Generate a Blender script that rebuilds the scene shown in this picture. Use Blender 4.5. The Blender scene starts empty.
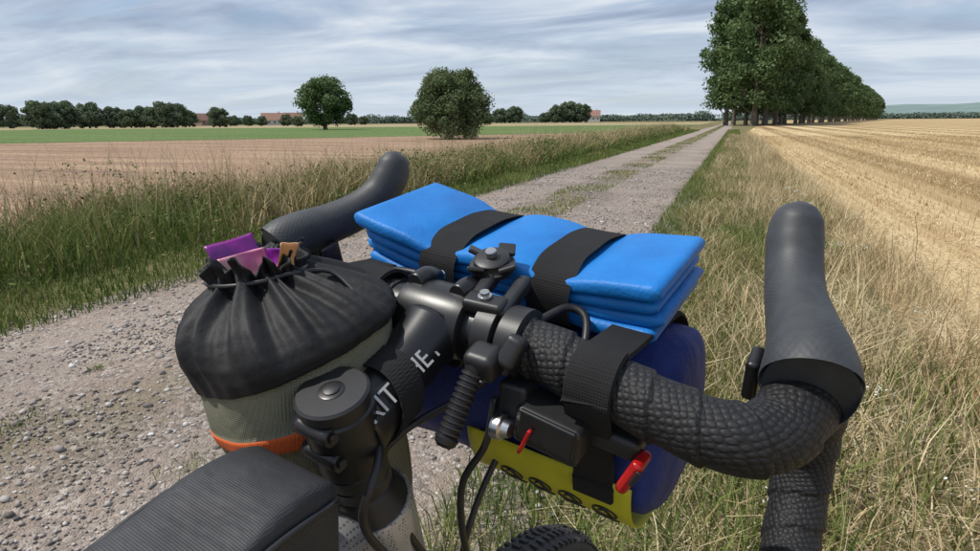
import bpy, math, random
import numpy as np
from mathutils import Matrix, Vector, noise
rng=np.random.default_rng(7); random.seed(7)
scene=bpy.context.scene
COL=scene.collection
scene.view_settings.view_transform='Standard'; scene.view_settings.look='None'; scene.view_settings.exposure=0
rad=math.radians
# ---------------------------------------------------------------- materials
def new_mat(name):
    m=bpy.data.materials.new(name); m.use_nodes=True
    nt=m.node_tree; b=nt.nodes['Principled BSDF']; return m,nt,b
def N(nt,t,**k):
    n=nt.nodes.new(t)
    for a,v in k.items(): setattr(n,a,v)
    return n
def ramp(nt,stops):
    r=N(nt,'ShaderNodeValToRGB'); cr=r.color_ramp
    while len(cr.elements)<len(stops): cr.elements.new(.5)
    for e,(p,c) in zip(cr.elements,stops): e.position=p; e.color=(*c,1)
    return r
def simple(name,c1,c2=None,rough=.5,metal=0,scale=60,bump=0.2,bscale=None,dist=.001,spec=.5,coord='Object'):
    m,nt,b=new_mat(name); L=nt.links
    c2=c2 or tuple(x*.7 for x in c1)
    tc=N(nt,'ShaderNodeTexCoord'); nz=N(nt,'ShaderNodeTexNoise'); nz.inputs['Scale'].default_value=scale; nz.inputs['Detail'].default_value=4
    L.new(tc.outputs[coord],nz.inputs['Vector'])
    r=ramp(nt,[(.3,c2),(.7,c1)]); L.new(nz.outputs['Fac'],r.inputs['Fac']); L.new(r.outputs['Color'],b.inputs['Base Color'])
    b.inputs['Roughness'].default_value=rough; b.inputs['Metallic'].default_value=metal; b.inputs['Specular IOR Level'].default_value=spec
    if bump:
        n2=N(nt,'ShaderNodeTexNoise'); n2.inputs['Scale'].default_value=bscale or scale*4; n2.inputs['Detail'].default_value=3
        L.new(tc.outputs[coord],n2.inputs['Vector'])
        bp=N(nt,'ShaderNodeBump'); bp.inputs['Strength'].default_value=bump; bp.inputs['Distance'].default_value=dist
        L.new(n2.outputs['Fac'],bp.inputs['Height']); L.new(bp.outputs['Normal'],b.inputs['Normal'])
    return m
def fabric(name,c1,c2,period=.0008,rough=.75,bump=.3,big=.004,bigscale=35,spec=.3):
    m,nt,b=new_mat(name); L=nt.links
    tc=N(nt,'ShaderNodeTexCoord')
    hs=[]
    for d in ('X','Y','Z'):
        w=N(nt,'ShaderNodeTexWave',wave_type='BANDS',bands_direction=d); w.inputs['Scale'].default_value=.314/period
        w.inputs['Distortion'].default_value=.6
        L.new(tc.outputs['Object'],w.inputs['Vector']); hs.append(w.outputs['Fac'])
    a=N(nt,'ShaderNodeMath',operation='ADD'); L.new(hs[0],a.inputs[0]); L.new(hs[1],a.inputs[1])
    a2=N(nt,'ShaderNodeMath',operation='ADD'); L.new(a.outputs[0],a2.inputs[0]); L.new(hs[2],a2.inputs[1])
    nz=N(nt,'ShaderNodeTexNoise'); nz.inputs['Scale'].default_value=bigscale; nz.inputs['Detail'].default_value=4
    L.new(tc.outputs['Object'],nz.inputs['Vector'])
    r=ramp(nt,[(.3,c2),(.7,c1)]); L.new(nz.outputs['Fac'],r.inputs['Fac']); L.new(r.outputs['Color'],b.inputs['Base Color'])
    b.inputs['Roughness'].default_value=rough; b.inputs['Specular IOR Level'].default_value=spec
    bp=N(nt,'ShaderNodeBump'); bp.inputs['Strength'].default_value=bump; bp.inputs['Distance'].default_value=.0002
    L.new(a2.outputs[0],bp.inputs['Height'])
    bp2=N(nt,'ShaderNodeBump'); bp2.inputs['Strength'].default_value=.6; bp2.inputs['Distance'].default_value=big
    L.new(nz.outputs['Fac'],bp2.inputs['Height']); L.new(bp.outputs['Normal'],bp2.inputs['Normal'])
    L.new(bp2.outputs['Normal'],b.inputs['Normal'])
    return m
def tinted(name,stops,rough=.8,trans=.35):
    m,nt,b=new_mat(name); L=nt.links
    at=N(nt,'ShaderNodeAttribute'); at.attribute_name='tint'
    r=ramp(nt,stops); L.new(at.outputs['Fac'],r.inputs['Fac'])
    L.new(r.outputs['Color'],b.inputs['Base Color']); b.inputs['Roughness'].default_value=rough; b.inputs['Specular IOR Level'].default_value=.2
    if trans:
        t=N(nt,'ShaderNodeBsdfTranslucent'); L.new(r.outputs['Color'],t.inputs['Color'])
        mx=N(nt,'ShaderNodeMixShader'); mx.inputs[0].default_value=trans
        L.new(b.outputs[0],mx.inputs[1]); L.new(t.outputs[0],mx.inputs[2]); L.new(mx.outputs[0],nt.nodes['Material Output'].inputs['Surface'])
    return m
# ---------------------------------------------------------------- mesh helpers
def obj(name,me,parent=None,mat=None,loc=None):
    o=bpy.data.objects.new(name,me); COL.objects.link(o)
    if parent: o.parent=parent
    if mat and me is not None:
        for mm in (mat if isinstance(mat,(list,tuple)) else [mat]): me.materials.append(mm)
    if loc: o.location=loc
    return o
def empty(name,mw=None,parent=None):
    o=bpy.data.objects.new(name,None); COL.objects.link(o); o.empty_display_size=.1
    if parent:o.parent=parent
    if mw: o.matrix_world=mw
    return o
def np_mesh(name,V,loops,starts,tint=None,smooth=False):
    me=bpy.data.meshes.new(name)
    V=np.asarray(V,dtype=np.float32).reshape(-1,3); loops=np.asarray(loops,dtype=np.int32).ravel(); starts=np.asarray(starts,dtype=np.int32)
    me.vertices.add(len(V)); me.vertices.foreach_set('co',V.ravel())
    me.loops.add(len(loops)); me.loops.foreach_set('vertex_index',loops)
    me.polygons.add(len(starts)); me.polygons.foreach_set('loop_start',starts)
    if smooth: me.polygons.foreach_set('use_smooth',np.ones(len(starts),dtype=bool))
    if tint is not None:
        a=me.attributes.new('tint','FLOAT','POINT'); a.data.foreach_set('value',np.asarray(tint,dtype=np.float32))
    me.update(calc_edges=True); me.validate()
    return me
def blades(name,x,y,h,w,lean,mat,tint,z=None,droop=.0,parent=None):
    n=len(x); z=np.zeros(n) if z is None else z
    az=rng.uniform(0,2*np.pi,n); la=rng.uniform(0,2*np.pi,n)
    px,py=np.cos(az)*w/2,np.sin(az)*w/2
    le=lean*rng.uniform(.3,1.4,n)
    lx,ly=np.cos(la)*le*h,np.sin(la)*le*h
    V=np.zeros((n,5,3))
    V[:,0]=np.c_[x-px,y-py,z-.01]; V[:,1]=np.c_[x+px,y+py,z-.01]
    V[:,2]=np.c_[x-px*.8+lx*.3,y-py*.8+ly*.3,z+h*.6]; V[:,3]=np.c_[x+px*.8+lx*.3,y+py*.8+ly*.3,z+h*.6]
    V[:,4]=np.c_[x+lx,y+ly,z+h*(1-droop)]
    b=np.arange(n)[:,None]*5
    loops=np.concatenate([b+0,b+1,b+3,b+2,b+2,b+3,b+4],axis=1)
    st=(np.arange(n)[:,None]*7+np.array([0,4])).ravel()
    me=np_mesh(name,V,loops,st,np.repeat(tint,5))
    return obj(name,me,parent,mat)
def leafcloud(P,Nrm,size,tint,aspect=.7):
    n=len(P); R=rng.normal(size=(n,3)); nn=Nrm*0.9+R*.75; nn/=np.linalg.norm(nn,axis=1)[:,None]+1e-9
    a=np.cross(nn,rng.normal(size=(n,3))); a/=np.linalg.norm(a,axis=1)[:,None]+1e-9
    b=np.cross(nn,a); s=size[:,None]
    V=np.stack([P-a*s,P+b*s*aspect,P+a*s,P-b*s*aspect],axis=1)
    return V,np.repeat(tint,4)
def cloud_mesh(name,P,Nrm,size,tint,aspect=.7):
    V,t=leafcloud(P,Nrm,size,tint,aspect); n=len(P)
    return np_mesh(name,V.reshape(-1,3),np.arange(n*4),np.arange(n)*4,t)
def catmull(pts,k=8):
    P=[np.array(p,float) for p in pts]; P=[2*P[0]-P[1]]+P+[2*P[-1]-P[-2]]
    out=[]
    for i in range(1,len(P)-2):
        for j in range(k):
            t=j/k; a,b,c,d=P[i-1:i+3]
            out.append(.5*((2*b)+(-a+c)*t+(2*a-5*b+4*c-d)*t*t+(-a+3*b-3*c+d)*t**3))
    out.append(P[-2]); return np.array(out)
def tube(name,pts,r,mat,parent=None,seg=24,k=8,ell=1.0,spiral=None,up=(0,0,1),cap=True,rfun=None):
    rr=[r]*len(pts) if np.isscalar(r) else r
    D=catmull([(*p,q) for p,q in zip(pts,rr)],k); C=D[:,:3]; R=D[:,3]
    T=np.gradient(C,axis=0); T/=np.linalg.norm(T,axis=1)[:,None]
    u=np.array(up,float); u=u-T[0]*u.dot(T[0]); u/=np.linalg.norm(u)
    ln=np.r_[0,np.cumsum(np.linalg.norm(np.diff(C,axis=0),axis=1))]
    V=[];UV=[]
    ph=np.arange(seg)/seg*2*np.pi
    for i in range(len(C)):
        u=u-T[i]*u.dot(T[i]); u/=np.linalg.norm(u); s=np.cross(T[i],u)
        rad_=np.full(seg,R[i])
        if spiral:
            saw=np.mod(ln[i]/spiral-ph/(2*np.pi),1); rad_=rad_*(1+.10*(saw**1.2)-.04)
        if rfun is not None: rad_=rad_*rfun(ln[i]/ln[-1],ph)
        V+=[C[i]+u*(rad_[j]*math.cos(ph[j]))+s*(rad_[j]*ell*math.sin(ph[j])) for j in range(seg)]
    n=len(C); F=[]; 
    for i in range(n-1):
        for j in range(seg):
            F.append((i*seg+j,i*seg+(j+1)%seg,(i+1)*seg+(j+1)%seg,(i+1)*seg+j))
            U0,U1=ln[i],ln[i+1]; v0=j/seg*2*math.pi*np.mean(R); v1=(j+1)/seg*2*math.pi*np.mean(R)
            UV+=[(U0,v0),(U0,v1),(U1,v1),(U1,v0)]
    if cap:
        F.append(tuple(range(seg))[::-1]); UV+=[(0,0)]*seg
        F.append(tuple((n-1)*seg+j for j in range(seg))); UV+=[(0,0)]*seg
    me=bpy.data.meshes.new(name); me.from_pydata([tuple(v) for v in V],[],F)
    uv=me.uv_layers.new(name='UVMap'); uv.data.foreach_set('uv',np.array(UV,dtype=np.float32).ravel())
    for p in me.polygons: p.use_smooth=len(p.vertices)==4
    me.update(); return obj(name,me,parent,mat)
def ringtube(name,c,axis,prof,mat,parent=None,seg=40):
    a=Vector(axis).normalized(); q=a.orthogonal().normalized(); s=a.cross(q); V=[];F=[]
    for (t,r) in prof:
        for j in range(seg):
            p=2*math.pi*j/seg; V.append(Vector(c)+a*t+(q*math.cos(p)+s*math.sin(p))*max(r,1e-5))
    n=len(prof)
    for i in range(n-1):
        for j in range(seg): F.append((i*seg+j,i*seg+(j+1)%seg,(i+1)*seg+(j+1)%seg,(i+1)*seg+j))
    F.append(tuple(range(seg))[::-1]); F.append(tuple((n-1)*seg+j for j in range(seg)))
    me=bpy.data.meshes.new(name); me.from_pydata(V,[],F)
    for p in me.polygons:p.use_smooth=True
    o=obj(name,me,parent,mat)
    m=o.modifiers.new('e','EDGE_SPLIT'); m.split_angle=rad(35)
    return o
def rbox(name,size,loc,mat,parent=None,rot=(0,0,0),bev=.003,seg=3,taper=None):
    x,y,z=[s/2 for s in size]
    V=[(sx*x,sy*y,sz*z) for sz in(-1,1) for sy in(-1,1) for sx in(-1,1)]
    if taper: V=[(v[0]*(taper[0] if v[2]>0 else 1),v[1]*(taper[1] if v[2]>0 else 1),v[2]) for v in V]
    F=[(0,2,3,1),(4,5,7,6),(0,1,5,4),(2,6,7,3),(0,4,6,2),(1,3,7,5)]
    me=bpy.data.meshes.new(name); me.from_pydata(V,[],F)
    for p in me.polygons:p.use_smooth=True
    o=obj(name,me,parent,mat); o.location=loc; o.rotation_euler=rot
    b=o.modifiers.new('b','BEVEL'); b.width=bev; b.segments=seg; b.limit_method='NONE'
    w=o.modifiers.new('w','WEIGHTED_NORMAL')
    return o
def ribbon(name,pts,wdir,width,thick,mat,parent=None,closed=True,k=6):
    P=list(pts)
    if closed: 
        C=catmull(P+[P[0]],k)[:-1]
    else: C=catmull(P,k)
    n=len(C); w=np.array(wdir,float)
    if closed: T=np.roll(C,-1,0)-np.roll(C,1,0)
    else: T=np.gradient(C,axis=0)
    T/=np.linalg.norm(T,axis=1)[:,None]
    V=[];F=[]
    for i in range(n):
        ww=w-T[i]*w.dot(T[i]); ww/=np.linalg.norm(ww); nn=np.cross(T[i],ww)
        for a,b in((-1,-1),(-.92,1),(.92,1),(1,-1)): V.append(C[i]+ww*width/2*a+nn*thick/2*b)
    m=n if closed else n-1
    for i in range(m):
        for j in range(4):
            F.append((i*4+j,i*4+(j+1)%4,((i+1)%n)*4+(j+1)%4,((i+1)%n)*4+j))
    if not closed: F+=[(0,1,2,3),tuple((n-1)*4+j for j in(3,2,1,0))]
    me=bpy.data.meshes.new(name); me.from_pydata([tuple(v) for v in V],[],F)
    me.update()
    return obj(name,me,parent,mat)
# ---------------------------------------------------------------- camera
H=1.10; YAW=rad(21.8)
cam=bpy.data.cameras.new('camera'); cam.sensor_width=36; cam.lens=22.04; cam.clip_start=.02; cam.clip_end=9000
co=bpy.data.objects.new('camera',cam); COL.objects.link(co); scene.camera=co
co.matrix_world=Matrix.Translation((0,0,H))@Matrix.Rotation(YAW,4,'Z')@Matrix.Rotation(rad(90-14.4),4,'X')@Matrix.Rotation(rad(-.47),4,'Z')
# ---------------------------------------------------------------- light
SUN_EL=rad(57); SUN_B=rad(-115)
sd=Vector((math.sin(SUN_B)*math.cos(SUN_EL),math.cos(SUN_B)*math.cos(SUN_EL),math.sin(SUN_EL)))
sl=bpy.data.lights.new('sun','SUN'); sl.energy=4.3; sl.angle=rad(1.0); sl.color=(1,.955,.88)
so=bpy.data.objects.new('sun',sl); COL.objects.link(so); so.rotation_euler=sd.to_track_quat('Z','Y').to_euler(); so.location=(0,0,30)
w=bpy.data.worlds.new('World'); scene.world=w; w.use_nodes=True; nt=w.node_tree; L=nt.links
bg=nt.nodes['Background']; bg.inputs['Strength'].default_value=.1
sky=N(nt,'ShaderNodeTexSky',sky_type='NISHITA'); sky.sun_disc=False; sky.sun_elevation=SUN_EL; sky.sun_rotation=SUN_B%(2*math.pi); sky.air_density=1.1; sky.dust_density=1.0
tc=N(nt,'ShaderNodeTexCoord'); sp=N(nt,'ShaderNodeSeparateXYZ'); L.new(tc.outputs['Generated'],sp.inputs[0])
az_=N(nt,'ShaderNodeMath',operation='ADD'); az_.inputs[1].default_value=.10; L.new(sp.outputs[2],az_.inputs[0])
mz=N(nt,'ShaderNodeMath',operation='MAXIMUM'); mz.inputs[1].default_value=.04; L.new(az_.outputs[0],mz.inputs[0])
dx=N(nt,'ShaderNodeMath',operation='DIVIDE'); L.new(sp.outputs[0],dx.inputs[0]); L.new(mz.outputs[0],dx.inputs[1])
dy=N(nt,'ShaderNodeMath',operation='DIVIDE'); L.new(sp.outputs[1],dy.inputs[0]); L.new(mz.outputs[0],dy.inputs[1])
cb=N(nt,'ShaderNodeCombineXYZ'); L.new(dx.outputs[0],cb.inputs[0]); L.new(dy.outputs[0],cb.inputs[1])
mp=N(nt,'ShaderNodeMapping'); mp.inputs['Rotation'].default_value=(0,0,rad(62)); mp.inputs['Scale'].default_value=(.6,1.25,1); L.new(cb.outputs[0],mp.inputs[0])
n1=N(nt,'ShaderNodeTexNoise'); n1.inputs['Scale'].default_value=.9; n1.inputs['Detail'].default_value=8; n1.inputs['Roughness'].default_value=.62; n1.inputs['Distortion'].default_value=.9
L.new(mp.outputs[0],n1.inputs['Vector'])
cr=ramp(nt,[(.34,(.35,)*3),(.50,(1,)*3)]); L.new(n1.outputs['Fac'],cr.inputs['Fac'])
n2=N(nt,'ShaderNodeTexNoise'); n2.inputs['Scale'].default_value=.85; n2.inputs['Detail'].default_value=7; n2.inputs['Roughness'].default_value=.56; n2.inputs['Distortion'].default_value=.5; L.new(mp.outputs[0],n2.inputs['Vector'])
cc=ramp(nt,[(.38,(3.3,4.1,5.5)),(.50,(4.9,5.8,7.2)),(.63,(7.4,8.0,8.7))]); L.new(n2.outputs['Fac'],cc.inputs['Fac'])
skm=N(nt,'ShaderNodeMixRGB',blend_type='MULTIPLY'); skm.inputs[0].default_value=1; L.new(sky.outputs[0],skm.inputs[1]); skm.inputs[2].default_value=(1.0,1.08,1.22,1)
mx=N(nt,'ShaderNodeMixRGB'); L.new(cr.outputs[0],mx.inputs[0]); L.new(skm.outputs[0],mx.inputs[1]); L.new(cc.outputs[0],mx.inputs[2])
hz=N(nt,'ShaderNodeMapRange'); L.new(sp.outputs[2],hz.inputs['Value']); hz.inputs['From Min'].default_value=0; hz.inputs['From Max'].default_value=.15; hz.inputs['To Min'].default_value=.8; hz.inputs['To Max'].default_value=0
mh=N(nt,'ShaderNodeMixRGB'); L.new(hz.outputs[0],mh.inputs[0]); L.new(mx.outputs[0],mh.inputs[1]); mh.inputs[2].default_value=(6.4,7.25,8.1,1)
L.new(mh.outputs[0],bg.inputs['Color'])
# ---------------------------------------------------------------- ground materials
def ground_mat(name,stops,scale=(1,1,1),nscale=3,detail=6,bump=.6,bdist=.03,fine=40,fstops=None,swath=None):
    m,nt,b=new_mat(name); L=nt.links
    g=N(nt,'ShaderNodeNewGeometry'); mp=N(nt,'ShaderNodeMapping'); mp.inputs['Scale'].default_value=scale; L.new(g.outputs['Position'],mp.inputs[0])
    n=N(nt,'ShaderNodeTexNoise'); n.inputs['Scale'].default_value=nscale; n.inputs['Detail'].default_value=detail; n.inputs['Roughness'].default_value=.65; L.new(mp.outputs[0],n.inputs['Vector'])
    r=ramp(nt,stops); L.new(n.outputs['Fac'],r.inputs['Fac'])
    n2=N(nt,'ShaderNodeTexNoise'); n2.inputs['Scale'].default_value=fine; n2.inputs['Detail'].default_value=4; L.new(g.outputs['Position'],n2.inputs['Vector'])
    r2=ramp(nt,fstops or [(.3,(.6,.6,.6)),(.7,(1.25,1.25,1.25))]); L.new(n2.outputs['Fac'],r2.inputs['Fac'])
    mu=N(nt,'ShaderNodeMixRGB',blend_type='MULTIPLY'); mu.inputs[0].default_value=1; L.new(r.outputs[0],mu.inputs[1]); L.new(r2.outputs[0],mu.inputs[2])
    out=mu.outputs[0]
    if swath:
        wv=N(nt,'ShaderNodeTexWave',bands_direction='X'); wv.inputs['Scale'].default_value=.314/swath; wv.inputs['Distortion'].default_value=1.6; wv.inputs['Detail'].default_value=3; wv.inputs['Detail Scale'].default_value=.6
        mp3=N(nt,'ShaderNodeMapping'); mp3.inputs['Scale'].default_value=(1,.12,1); mp3.inputs['Location'].default_value=(-.55,0,0); L.new(g.outputs['Position'],mp3.inputs[0]); L.new(mp3.outputs[0],wv.inputs['Vector'])
        r3=ramp(nt,[(.15,(.68,.63,.56)),(.75,(1.2,1.22,1.26))]); L.new(wv.outputs['Fac'],r3.inputs['Fac'])
        m3=N(nt,'ShaderNodeMixRGB',blend_type='MULTIPLY'); m3.inputs[0].default_value=1; L.new(out,m3.inputs[1]); L.new(r3.outputs[0],m3.inputs[2]); out=m3.outputs[0]
    L.new(out,b.inputs['Base Color']); b.inputs['Roughness'].default_value=.95; b.inputs['Specular IOR Level'].default_value=.15
    bp=N(nt,'ShaderNodeBump'); bp.inputs['Strength'].default_value=bump; bp.inputs['Distance'].default_value=bdist; L.new(n2.outputs['Fac'],bp.inputs['Height']); L.new(bp.outputs[0],b.inputs['Normal'])
    return m
def sheet(name,pts,z,mat):
    me=bpy.data.meshes.new(name); me.from_pydata([(x,y,z) for x,y in pts],[],[tuple(range(len(pts)))]); me.update(); return obj(name,me,None,mat)
M_ground=ground_mat('verge_soil_grass',[(.3,(.09,.105,.035)),(.5,(.17,.15,.07)),(.7,(.27,.22,.12))],nscale=.9)
sheet('ground',[(-4000,-400),(4000,-400),(4000,5000),(-4000,5000)],0,M_ground)
# gravel road -------------------------------------------------------------
RL,RR=-3.68,-.50
m,nt,b=new_mat('gravel'); L=nt.links
g=N(nt,'ShaderNodeNewGeometry')
v1=N(nt,'ShaderNodeTexVoronoi'); v1.inputs['Scale'].default_value=60; L.new(g.outputs['Position'],v1.inputs['Vector'])
v2=N(nt,'ShaderNodeTexVoronoi'); v2.inputs['Scale'].default_value=150; L.new(g.outputs['Position'],v2.inputs['Vector'])
hs=N(nt,'ShaderNodeSeparateColor'); L.new(v1.outputs['Color'],hs.inputs[0])
rs=ramp(nt,[(0,(.12,.107,.098)),(.3,(.23,.203,.184)),(.6,(.315,.277,.25)),(.85,(.39,.355,.325)),(1,(.53,.50,.47))]); L.new(hs.outputs[0],rs.inputs['Fac'])
nb=N(nt,'ShaderNodeTexNoise'); nb.inputs['Scale'].default_value=.8; nb.inputs['Detail'].default_value=6; L.new(g.outputs['Position'],nb.inputs['Vector'])
rb=ramp(nt,[(.35,(.72,.68,.65)),(.65,(1.1,1.04,.98))]); L.new(nb.outputs['Fac'],rb.inputs['Fac'])
nf=N(nt,'ShaderNodeTexNoise'); nf.inputs['Scale'].default_value=7; nf.inputs['Detail'].default_value=6; nf.inputs['Roughness'].default_value=.7; L.new(g.outputs['Position'],nf.inputs['Vector'])
rf_=ramp(nt,[(.42,(0,0,0)),(.58,(.85,.85,.85))]); L.new(nf.outputs['Fac'],rf_.inputs['Fac'])
mf=N(nt,'ShaderNodeMixRGB'); L.new(rf_.outputs[0],mf.inputs[0]); L.new(rs.outputs[0],mf.inputs[1]); mf.inputs[2].default_value=(.29,.24,.208,1)
mu=N(nt,'ShaderNodeMixRGB',blend_type='MULTIPLY'); mu.inputs[0].default_value=1; L.new(mf.outputs[0],mu.inputs[1]); L.new(rb.outputs[0],mu.inputs[2])
sx_=N(nt,'ShaderNodeSeparateXYZ'); L.new(g.outputs['Position'],sx_.inputs[0])
s1=N(nt,'ShaderNodeMath',operation='ADD'); s1.inputs[1].default_value=2.15; L.new(sx_.outputs[0],s1.inputs[0])
s2=N(nt,'ShaderNodeMath',operation='ABSOLUTE'); L.new(s1.outputs[0],s2.inputs[0])
mpn=N(nt,'ShaderNodeMapping'); mpn.inputs['Scale'].default_value=(1,.35,1); L.new(g.outputs['Position'],mpn.inputs[0])
ng=N(nt,'ShaderNodeTexNoise'); ng.inputs['Scale'].default_value=2.2; ng.inputs['Detail'].default_value=7; ng.inputs['Roughness'].default_value=.7; L.new(mpn.outputs[0],ng.inputs['Vector'])
s3=N(nt,'ShaderNodeMath',operation='MULTIPLY_ADD'); L.new(ng.outputs['Fac'],s3.inputs[0]); s3.inputs[1].default_value=-2.1; L.new(s2.outputs[0],s3.inputs[2])
s4=N(nt,'ShaderNodeMapRange'); L.new(s3.outputs[0],s4.inputs['Value']); s4.inputs['From Min'].default_value=-1.1; s4.inputs['From Max'].default_value=-.68; s4.inputs['To Min'].default_value=.5; s4.inputs['To Max'].default_value=0
mg=N(nt,'ShaderNodeMixRGB'); L.new(s4.outputs[0],mg.inputs[0]); L.new(mu.outputs[0],mg.inputs[1]); mg.inputs[2].default_value=(.16,.14,.08,1)
# compacted, dustier wheel tracks either side of the crown
s5=N(nt,'ShaderNodeMath',operation='SUBTRACT'); L.new(s2.outputs[0],s5.inputs[0]); s5.inputs[1].default_value=.85
s6=N(nt,'ShaderNodeMath',operation='ABSOLUTE'); L.new(s5.outputs[0],s6.inputs[0])
s7=N(nt,'ShaderNodeMapRange'); L.new(s6.outputs[0],s7.inputs['Value']); s7.inputs['From Min'].default_value=.15; s7.inputs['From Max'].default_value=.6; s7.inputs['To Min'].default_value=.45; s7.inputs['To Max'].default_value=0
mt_=N(nt,'ShaderNodeMixRGB'); L.new(s7.outputs[0],mt_.inputs[0]); L.new(mg.outputs[0],mt_.inputs[1]); mt_.inputs[2].default_value=(.34,.29,.255,1)
L.new(mt_.outputs[0],b.inputs['Base Color']); b.inputs['Roughness'].default_value=.95; b.inputs['Specular IOR Level'].default_value=.1
ad=N(nt,'ShaderNodeMath',operation='ADD'); L.new(v1.outputs['Distance'],ad.inputs[0]); L.new(v2.outputs['Distance'],ad.inputs[1])
bp=N(nt,'ShaderNodeBump',invert=True); bp.inputs['Strength'].default_value=.8; bp.inputs['Distance'].default_value=.008; L.new(ad.outputs[0],bp.inputs['Height']); L.new(bp.outputs[0],b.inputs['Normal'])
M_gravel=m
def road_z(x):
    t=(x-RL)/(RR-RL); return .006+.035*np.exp(-((t-.48)/.16)**2)*1.0
ys=np.concatenate([np.arange(-6,14,.12),np.arange(14,60,.6),np.arange(60,300,6),np.arange(300,1500,50)]); nx=41
V=[]
for y in ys:
    a=RL+.22*noise.noise((y*.5,3,0))+.12*noise.noise((y*2.3,5,0)); c=RR+.20*noise.noise((y*.6,13,0))+.12*noise.noise((y*2.1,15,0))
    for i in range(nx):
        x=a+(c-a)*i/(nx-1); V.append((x,y,float(road_z(x))+.006*noise.noise((x*2,y*2,1))*min(1,i/3,(nx-1-i)/3)))
F=[(i*nx+j,i*nx+j+1,(i+1)*nx+j+1,(i+1)*nx+j) for i in range(len(ys)-1) for j in range(nx-1)]
me=bpy.data.meshes.new('gravel_road'); me.from_pydata(V,[],F)
for p in me.polygons:p.use_smooth=True
obj('gravel_road',me,None,M_gravel)
t=(1+5**.5)/2
iv=np.array([(-1,t,0),(1,t,0),(-1,-t,0),(1,-t,0),(0,-1,t),(0,1,t),(0,-1,-t),(0,1,-t),(t,0,-1),(t,0,1),(-t,0,-1),(-t,0,1)],float); iv/=np.linalg.norm(iv[0])
ifc=np.array([(0,11,5),(0,5,1),(0,1,7),(0,7,10),(0,10,11),(1,5,9),(5,11,4),(11,10,2),(10,7,6),(7,1,8),(3,9,4),(3,4,2),(3,2,6),(3,6,8),(3,8,9),(4,9,5),(2,4,11),(6,2,10),(8,6,7),(9,8,1)])
def patch(x,y,f,seed): return np.array([noise.noise((a*f,b*f,seed)) for a,b in zip(x,y)])
def stones(name,n,mat):
    y=-1.0+(rng.random(n)**1.7)*16; x=rng.uniform(RL-.1,RR+.15,n)
    k=(patch(x,y*.6,1.6,71)+rng.normal(0,.3,n))>-.2; x=x[k];y=y[k];n=len(x)
    s=np.clip(rng.lognormal(math.log(.0046),.5,n),.002,.02)*(1+np.maximum(y,0)*.02)
    sc=np.stack([s*rng.uniform(.7,1.4,n),s*rng.uniform(.7,1.2,n),s*rng.uniform(.45,.8,n)],1)
    V=iv[None]*(1+rng.normal(0,.14,(n,12,1)))*sc[:,None,:]
    a=rng.uniform(0,6.28,n); ca,sa=np.cos(a)[:,None],np.sin(a)[:,None]
    X=V[...,0]*ca-V[...,1]*sa; Y=V[...,0]*sa+V[...,1]*ca
    V=np.stack([X+x[:,None],Y+y[:,None],V[...,2]+(road_z(x)+s*.2)[:,None]],-1)
    loops=(ifc.reshape(1,-1)+np.arange(n)[:,None]*12).ravel()
    me=np_mesh(name,V,loops,np.arange(n*20)*3,np.repeat(rng.random(n),12)); return obj(name,me,None,mat)
M_stone=tinted('stone',[(0,(.11,.097,.088)),(.35,(.23,.203,.184)),(.7,(.335,.295,.27)),(.93,(.43,.40,.37)),(1,(.58,.55,.52))],trans=0)
stones('loose_gravel',85000,M_stone)
# fields ------------------------------------------------------------------
M_stub=ground_mat('stubble_ground',[(.25,(.24,.155,.075)),(.42,(.36,.25,.125)),(.55,(.49,.365,.20)),(.7,(.60,.48,.29))],scale=(1.5,.02,1),nscale=.8,detail=6,fine=25,bump=.8,bdist=.04,swath=2.9)
sheet('stubble_field',[(.95,-20),(300,-20),(420,900),(40,900),(12,160),(3.2,110),(.95,60)],.004,M_stub)
M_brown=ground_mat('harvested_field_soil',[(.3,(.20,.13,.09)),(.5,(.30,.20,.135)),(.7,(.40,.285,.185))],scale=(.12,.9,1),nscale=.8,fine=6,bdist=.05)
sheet('harvested_field',[(-6.4,-60),(-6.4,62),(-43,23),(-110,-56)],.004,M_brown)
M_crop=ground_mat('green_crop',[(.3,(.075,.125,.035)),(.6,(.125,.18,.055)),(.8,(.17,.20,.075))],scale=(.2,1,1),nscale=.3,fine=3)
sheet('crop_field',[(-6.4,63),(-8,150),(-160,110),(-260,-60),(-112,-58),(-43.5,24)],.008,M_crop)
M_straw=ground_mat('far_straw_field',[(.3,(.28,.22,.12)),(.7,(.38,.32,.19))],nscale=.05,fine=1)
sheet('wheat_field',[(-8,152),(-10,330),(-200,300),(-420,60),(-262,-62),(-160,112)],.006,M_straw)
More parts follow.
